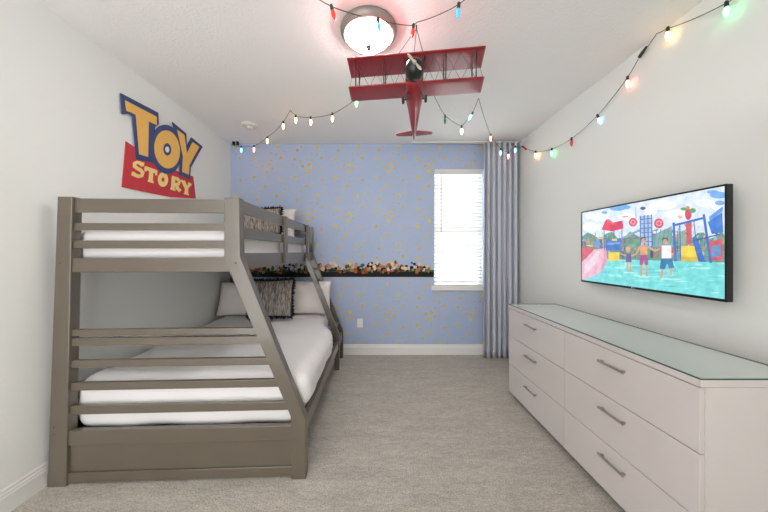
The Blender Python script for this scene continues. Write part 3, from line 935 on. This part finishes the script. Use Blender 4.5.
small([], rings=[(400, 338, 43, 62, 14, 20)])
small([([(490, 322), (484, 420)], 15), ([(476, 318), (520, 330), (540, 350), (534, 376), (492, 378)], 13), ([(512, 374), (524, 412), (548, 436)], 14), ([(464, 412), (506, 428)], 9)])
small([([(572, 350), (602, 414)], 14), ([(632, 376), (602, 414)], 11), ([(602, 406), (600, 458)], 14), ([(556, 346), (590, 362)], 8), ([(616, 366), (642, 384)], 8), ([(580, 452), (620, 466)], 8)])

# ------------------------------------------------------------------ ceiling lamp, detector, outlet
lc = Vector((-.043, 1.825, H))
lamp = thing('ceiling_light', 'round flush ceiling light with frosted dome and nickel rim', 'ceiling light', lc)
bm = bmesh.new()
lathe(bm, [(.172, 0), (.178, -.012), (.176, -.03), (.166, -.046), (.156, -.052), (.146, -.050), (.146, -.03), (.02, -.02)], lc, 48)
obj('lamp_rim', bm, M_nickel, lamp, smooth=True)
M_dome = mat('lamp_glass', (255, 252, 246), .4, emit=((253, 252, 252), LAMP))
bm = bmesh.new()
lathe(bm, [(.139, -.04)] + [(.139 * math.cos(a * PI / 24), -.045 - .068 * math.sin(a * PI / 24)) for a in range(1, 12)] + [(0, -.113)], lc, 48)
obj('lamp_dome', bm, M_dome, lamp, smooth=True)
bm = bmesh.new()
lathe(bm, [(.0, -.106), (.016, -.112), (.018, -.118), (.009, -.124), (.013, -.132), (.007, -.141), (0, -.144)], lc, 16)
obj('finial', bm, mat('finial_dark', (20, 18, 17), .6, spec=.1), lamp, smooth=True)

dc = Vector((at(249.5, 0, 3.20).x, 3.20, H))
det = thing('smoke_detector', 'round white smoke detector on the ceiling near the back left corner', 'smoke detector', dc)
bm = bmesh.new(); lathe(bm, [(.082, 0), (.082, -.01), (.07, -.022), (.05, -.026), (0, -.026)], dc, 32)
obj('detector_base', bm, M_smoke, det, smooth=True)
bm = bmesh.new(); lathe(bm, [(.034, -.025), (.033, -.04), (.024, -.05), (0, -.052)], dc, 24)
obj('detector_cap', bm, M_smoke, det, smooth=True)

oc = at(360, 323, YB)
out = thing('electrical_outlet', 'white electrical outlet low on the blue wall', 'outlet', oc)
obj('cover_plate', Box(oc.x - .036, oc.x + .036, YB - .006, YB, oc.z - .058, oc.z + .058, .003), M_plate, out)
for s in (-1, 1):
    so_ = obj('socket', Box(oc.x - .017, oc.x + .017, YB - .0075, YB - .005, oc.z + s * .026 - .014, oc.z + s * .026 + .014, .001), M_plate, out)
    bm = bmesh.new()
    for d in (-.006, .006): box(bm, oc.x + d - .001, oc.x + d + .001, YB - .0078, YB - .0073, oc.z + s * .026 - .004, oc.z + s * .026 + .005)
    f = obj('socket_slots', bm, M_slot); f.parent = so_
    f.matrix_parent_inverse = Matrix()

# ------------------------------------------------------------------ red model biplane hanging from the ceiling
yaw = -math.radians(7.4)
pc = Vector((.229, 1.71, 2.30))
bp = thing('model_airplane', 'red model biplane hanging from the ceiling on thin cords', 'model airplane', pc, yaw)
def part(name, bm, m, smooth=False, parent=bp):
    return obj(name, bm, m, parent, smooth=smooth, local=True)
# local: -y nose, +x viewer's right
def wing(z, y0, y1, hs_le, hs_te, dih=0.0):
    """airfoil slab from leading edge y0 to trailing edge y1"""
    bm = bmesh.new(); n = 10
    chord = y1 - y0
    st = [(-1, 1), (-.985, .97), (-.5, 1), (0, 1), (.5, 1), (.985, .97), (1, 1)]
    secs = []
    for s in (-1, -.97, -.5, 0, .5, .97, 1):
        thk = .014 if abs(s) < 1 else .007
        prof = []
        for k in range(2 * n):
            a = 2 * PI * k / (2 * n)
            c = .5 - .5 * math.cos(a)             # 0 LE ... 1 TE ... 0
            up = math.sin(a) >= 0
            th = thk * 2.6 * (c ** .5 * (1 - c) + .08 * (1 - c)) * .5
            zz = th * 1.3 if up else -th * .45
            x = s * (hs_le + (hs_te - hs_le) * c)
            prof.append(bm.verts.new((x, y0 + chord * c, z + zz + dih * abs(s))))
        secs.append(prof)
    for A, B in zip(secs, secs[1:]):
        for k in range(2 * n):
            bm.faces.new((A[k], A[(k + 1) % (2 * n)], B[(k + 1) % (2 * n)], B[k]))
    bm.faces.new(secs[0]); bm.faces.new(secs[-1][::-1])
    return bm
UWZ, LWZ = .146, -.008
part('upper_wing', wing(UWZ, -.095, .098, .384, .400), M_red, True)
part('lower_wing', wing(LWZ, -.075, .088, .380, .396), M_red, True)
# fuselage: round at the nose, narrowing to the tail, drooping slightly
bm = bmesh.new(); N = 24; secs = []
for y, rx, rz, zc in ((-.118, .048, .048, .016), (-.06, .051, .054, .010), (.02, .054, .057, .002), (.09, .054, .056, -.006), (.13, .050, .051, -.012), (.18, .042, .042, -.024), (.30, .031, .032, -.048), (.42, .019, .024, -.072), (.52, .007, .014, -.090)):
    secs.append([bm.verts.new((rx * math.cos(2 * PI * k / N), y, zc + rz * math.sin(2 * PI * k / N))) for k in range(N)])
for A, B in zip(secs, secs[1:]):
    for k in range(N): bm.faces.new((A[k], A[(k + 1) % N], B[(k + 1) % N], B[k]))
bm.faces.new(secs[0]); bm.faces.new(secs[-1][::-1])
part('fuselage', bm, M_red, True)
bm = bmesh.new(); lathe(bm, [(.0505, -.105), (.0515, -.135), (.050, -.165), (.043, -.185), (.030, -.196), (.012, -.203), (0, -.204)], (0, 0, .018), 28, 'y')
part('engine_cowl', bm, M_cowl, True)
bm = bmesh.new()
lathe(bm, [(0, -.222), (.008, -.217), (.011, -.207), (.011, -.20)], (0, 0, 0), 14, 'y')
for sgn in (1, -1):
    sec = []
    for f, w, tw in ((.006, .007, .9), (.024, .010, .7), (.042, .010, .45), (.054, .005, .3), (.057, .002, .25)):
        v = []
        for k in range(8):
            a = 2 * PI * k / 8
            u, t_ = w * math.cos(a), .0022 * math.sin(a)
            v.append(bm.verts.new((u * math.cos(tw) - t_ * math.sin(tw), -.211 + u * math.sin(tw) * .6 + t_, sgn * f)))
        sec.append(v)
    for A, B in zip(sec, sec[1:]):
        for k in range(8): bm.faces.new((A[k], A[(k + 1) % 8], B[(k + 1) % 8], B[k]))
    bm.faces.new(sec[0]); bm.faces.new(sec[-1])
pr = part('propeller', bm, M_prop, True)
R = Matrix.Translation((0, 0, .018)) @ Matrix.Rotation(math.radians(-38), 4, 'Y'); pr.data.transform(R)
# tail
def flat(pts, d, m=M_red, name='tailplane'):
    bm = bmesh.new(); prism(bm, pts, d); bevel_all(bm, .0015); part(name, bm, m)
for s in (-1, 1):
    flat([(s * .010, .42, -.084), (s * .035, .415, -.084), (s * .128, .45, -.084), (s * .137, .472, -.084), (s * .130, .490, -.084), (s * .014, .507, -.084)], (0, 0, .006))
flat([(-.003, .40, -.055), (-.003, .45, .015), (-.003, .49, .038), (-.003, .525, .030), (-.003, .535, -.02), (-.003, .525, -.105)], (.006, 0, 0), M_red, 'tail_fin')
# interplane struts
for s in (-1, 1):
    for fx in (.175, .34):
        for yy0, yy1 in ((-.055, -.07), (.055, .06)):
            bm = bmesh.new(); tube(bm, [(s * fx, yy0, LWZ), (s * fx, yy1, UWZ)], .0036, 8)
            part('wing_strut', bm, M_strut, True)
    for yy in (-.06, .05):
        bm = bmesh.new(); tube(bm, [(s * .03, yy * .7, .035), (s * .06, yy, UWZ)], .0032, 8)
        part('cabane_strut', bm, M_strut, True)
def wire(a, b):
    bm = bmesh.new(); tube(bm, [a, b], .0011, 5); part('bracing_wire', bm, M_wire)
for s in (-1, 1):
    for yy in (-.058,):
        xs = [.05, .112, .175, .258, .34]
        for a, b in zip(xs, xs[1:]):
            wire((s * a, yy, LWZ), (s * b, yy, UWZ)); wire((s * b, yy, LWZ), (s * a, yy, UWZ))
    wire((s * .382, -.05, LWZ), (s * .386, .075, UWZ))
# undercarriage
for s in (-1, 1):
    for yy in (-.03, .05):
        bm = bmesh.new(); tube(bm, [(s * .035, yy, -.035), (s * .056, .0, -.068)], .003, 8)
        part('gear_strut', bm, M_strut, True)
    bm = bmesh.new()
    lathe(bm, [(.006, -.006), (.015, -.008), (.020, -.005), (.022, 0), (.020, .005), (.015, .008), (.006, .006)], (0, 0, 0), 24)
    move(bm, Matrix.Translation((s * .066, 0, -.068)) @ Matrix.Rotation(PI / 2, 4, 'Y'))
    part('wheel', bm, M_tyre, True)
# hanging cords meet at one hook
hook_w = at(416.5, 26, 1.80); hook_w.z = H
hl = Matrix.Rotation(-yaw, 3, 'Z') @ (hook_w - pc)
for p in ((-.125, -.02, UWZ + .006), (.0, -.09, UWZ + .01), (.06, -.02, UWZ + .006)):
    bm = bmesh.new(); tube(bm, [p, hl - Vector((0, 0, .02))], .002, 6)
    part('hanging_cord', bm, M_hang)
bm = bmesh.new(); tube(bm, [hl - Vector((0, 0, .024)), hl], .004, 8)
part('ceiling_hook', bm, M_hang)

# ------------------------------------------------------------------ strings of coloured bulbs
def bulb_mat(name, rgb, e, strength):
    return mat('bulb_' + name, rgb, .25, emit=(e, strength), coat=.3)
BM = {
    'red': bulb_mat('red', (226, 52, 40), (255, 40, 26), .55),
    'blue': bulb_mat('blue', (70, 180, 222), (60, 190, 255), .5),
    'green': bulb_mat('green', (30, 120, 84), (30, 170, 90), .12),
    'warm': bulb_mat('warm', (255, 236, 190), (255, 204, 120), 9),
    'pink': bulb_mat('pink', (255, 214, 206), (255, 130, 110), 8),
    'sky': bulb_mat('sky', (190, 236, 250), (120, 215, 255), 4),
    'mint': bulb_mat('mint', (170, 240, 190), (90, 255, 150), 6),
    'deep': bulb_mat('deep_red', (190, 52, 56), (255, 50, 50), .2),
}
def mesh_once(name, prof, n=14):
    bm = bmesh.new(); lathe(bm, prof, (0, 0, 0), n)
    bmesh.ops.recalc_face_normals(bm, faces=bm.faces)
    me = bpy.data.meshes.new(name); bm.to_mesh(me); bm.free()
    for p in me.polygons: p.use_smooth = True
    return me
SOCK = mesh_once('socket', [(.0045, .012), (.0085, .008), (.009, -.018), (.0075, -.022)])
SOCK.materials.append(M_sock)
BULB = [(.006, -.018), (.0095, -.028), (.0118, -.040), (.0108, -.052), (.0075, -.064), (.0035, -.073), (0, -.077)]
BMESH = {}
for k, m in BM.items():
    me = mesh_once('bulb_' + k, BULB); me.materials.append(m); BMESH[k] = me

def sag(a, b, drop, n=7):
    return [a.lerp(b, i / n) - Vector((0, 0, drop * 4 * (i / n) * (1 - i / n))) for i in range(n)]

def string(label, nodes, group='coloured string lights'):
    """nodes: (point, bulb colour or None, tilt (x, y))"""
    P = [n[0] for n in nodes]
    root = thing('string_lights', label, 'string lights', P[0], 0, group)
    pts = []
    for a, b in zip(P, P[1:]): pts += sag(a, b, (b - a).length * .03)
    pts.append(P[-1])
    bm = bmesh.new(); tube(bm, pts, .0023, 6)
    obj('cord', bm, M_cord, root, smooth=True)
    for p, c, tl in nodes:
        if not c: continue
        s = bpy.data.objects.new('bulb_socket', SOCK); COL.objects.link(s); s.parent = root
        s.location = p - root.location; s.rotation_euler = (tl[0], tl[1], 0)
        b = bpy.data.objects.new('bulb', BMESH[c]); COL.objects.link(b); b.parent = s
        b['label'] = {'red': 'red bulb', 'blue': 'blue bulb', 'green': 'green bulb', 'warm': 'glowing warm white bulb', 'pink': 'glowing pink bulb', 'sky': 'glowing pale blue bulb', 'mint': 'glowing pale green bulb', 'deep': 'dark red bulb'}[c]
    return root
Z0 = (0, 0)
def hang(px, py, Y): return at(px, py, Y)
front = [(Vector((at(276, 0, 1.447).x, 1.447, H)), None, Z0), (hang(331.5, 6.5, 1.52), 'red', (0, -.25)), (hang(378, 19.5, 1.62), 'blue', (0, -.15)),
         (hang(413.5, 25.5, 1.76), 'red', (0, .1)), (hang(417, 22.2, 1.775), None, Z0), (hang(458.8, 4.5, 1.52), 'blue', (0, .08)), (Vector((at(500, 0, 1.43).x, 1.43, H)), None, Z0)]
string('string of coloured bulbs crossing the ceiling in front of the lamp', front)
H0 = H - .004
def ceil_pt(px, py):
    Y = F * (H0 - EYE) / (CY - py); return at(px, py, Y)
left = [(hang(233.5, 145.5, 3.69), None, Z0), (hang(241.3, 146.5, 3.66), 'sky', Z0), (hang(254, 146, 3.58), 'pink', Z0), (hang(267.3, 137.2, 3.36), 'warm', Z0),
        (hang(283.3, 122, 3.02), 'warm', Z0), (ceil_pt(290.4, 110), None, Z0), (hang(295.8, 115.8, 2.83), 'warm', Z0), (hang(310.8, 117.6, 2.78), 'warm', Z0),
        (hang(332.4, 114, 2.70), 'warm', Z0), (hang(356.5, 98.5, 2.52), 'mint', Z0), (ceil_pt(377, 86), None, Z0)]
ls = string('string of lit bulbs along the ceiling from the back left corner to behind the airplane', left)
bm = bmesh.new()
for px in (233.6, 237.6):
    c = at(px, 143.4, 3.70)
    tube(bm, [c + Vector((0, 0, .022)), c - Vector((0, 0, .022))], .017, 10)
obj('plug', bm, M_black, ls)
mid = [(ceil_pt(430, 88), None, Z0), (hang(434, 95.5, 2.58), None, Z0), (hang(445, 116, 2.60), 'green', Z0), (hang(461.7, 126.5, 2.62), 'warm', Z0), (hang(472.4, 113, 2.63), 'sky', (0, .5)),
       (ceil_pt(478.6, 98), None, Z0), (hang(481.4, 108, 2.74), None, Z0), (hang(490.7, 134.5, 3.18), 'pink', Z0), (hang(500.6, 149, 3.42), 'sky', Z0), (hang(508.3, 152.5, 3.46), 'pink', Z0),
       (hang(515.2, 146.5, 3.46), 'sky', Z0), (on_x(522.8, 146.5, 1.79), 'deep', (0, -.9)), (on_x(535.6, 151.5, 1.80), 'warm', Z0), (on_x(551.8, 149, 1.805), 'mint', Z0), (on_x(571.5, 138.5, 1.805), 'deep', Z0),
       (on_x(597.5, 115.5, 1.805), 'sky', (0, -.4)), (on_x(627.5, 77.5, 1.805), 'pink', Z0), (on_x(638.2, 59.2, 1.812), None, Z0)]
string('string of bulbs running from behind the airplane past the curtain and up the right wall', mid)
r0 = on_x(640.2, 58, 1.815)
right = [(r0, None, Z0), (on_x(647.5, 46.5, 1.812), None, Z0), (on_x(656.5, 33.6, 1.79), None, Z0), (on_x(667.8, 28.5, 1.80), 'warm', Z0), (on_x(726.5, 3, 1.795), 'mint', Z0), (on_x(752, -14, 1.81), None, Z0)]
rt = string('short string of bulbs with a dark connector, high on the right wall above the television', right)
bm = bmesh.new()
a, b = on_x(638.8, 58, 1.812), on_x(646.6, 46, 1.818)
tube(bm, [a, a.lerp(b, .1), a.lerp(b, .55), a.lerp(b, .6), b], [.006, .011, .011, .008, .006], 10)
obj('plug_connector', bm, M_sock, rt, smooth=True)

# ------------------------------------------------------------------ light, sky, camera
w = bpy.data.worlds.new('World'); S.world = w; w.use_nodes = True
bg = w.node_tree.nodes['Background']
bg.inputs['Color'].default_value = (.98, .99, 1.0, 1)
bg.inputs['Strength'].default_value = SKY
def lamp_obj(name, kind, energy, loc, rot, **k):
    l = bpy.data.lights.new(name, kind); l.energy = energy
    for a_, b_ in k.items(): setattr(l, a_, b_)
    o = bpy.data.objects.new(name, l); COL.objects.link(o); o.location = loc; o.rotation_euler = rot
    return o
# daylight outside, falling on the closed blinds
lamp_obj('sun', 'SUN', SUN, (1, 8, 6), (math.radians(-52), 0, math.radians(-12)), angle=.02, color=(1, .97, .92))

cam = bpy.data.cameras.new('camera'); co = bpy.data.objects.new('camera', cam); COL.objects.link(co)
co.location = (0, 0, EYE); co.rotation_euler = (PI / 2, 0, 0)
cam.sensor_width = 36; cam.lens = 36 * F / 768
cam.shift_x = (384 - CX) / 768; cam.shift_y = -(256 - CY) / 768
cam.clip_start = .02
S.camera = co
vs = S.view_settings
vs.view_transform = 'Standard'; vs.look = 'None'; vs.gamma = 1; vs.use_curve_mapping = False
vs.exposure = 0.32
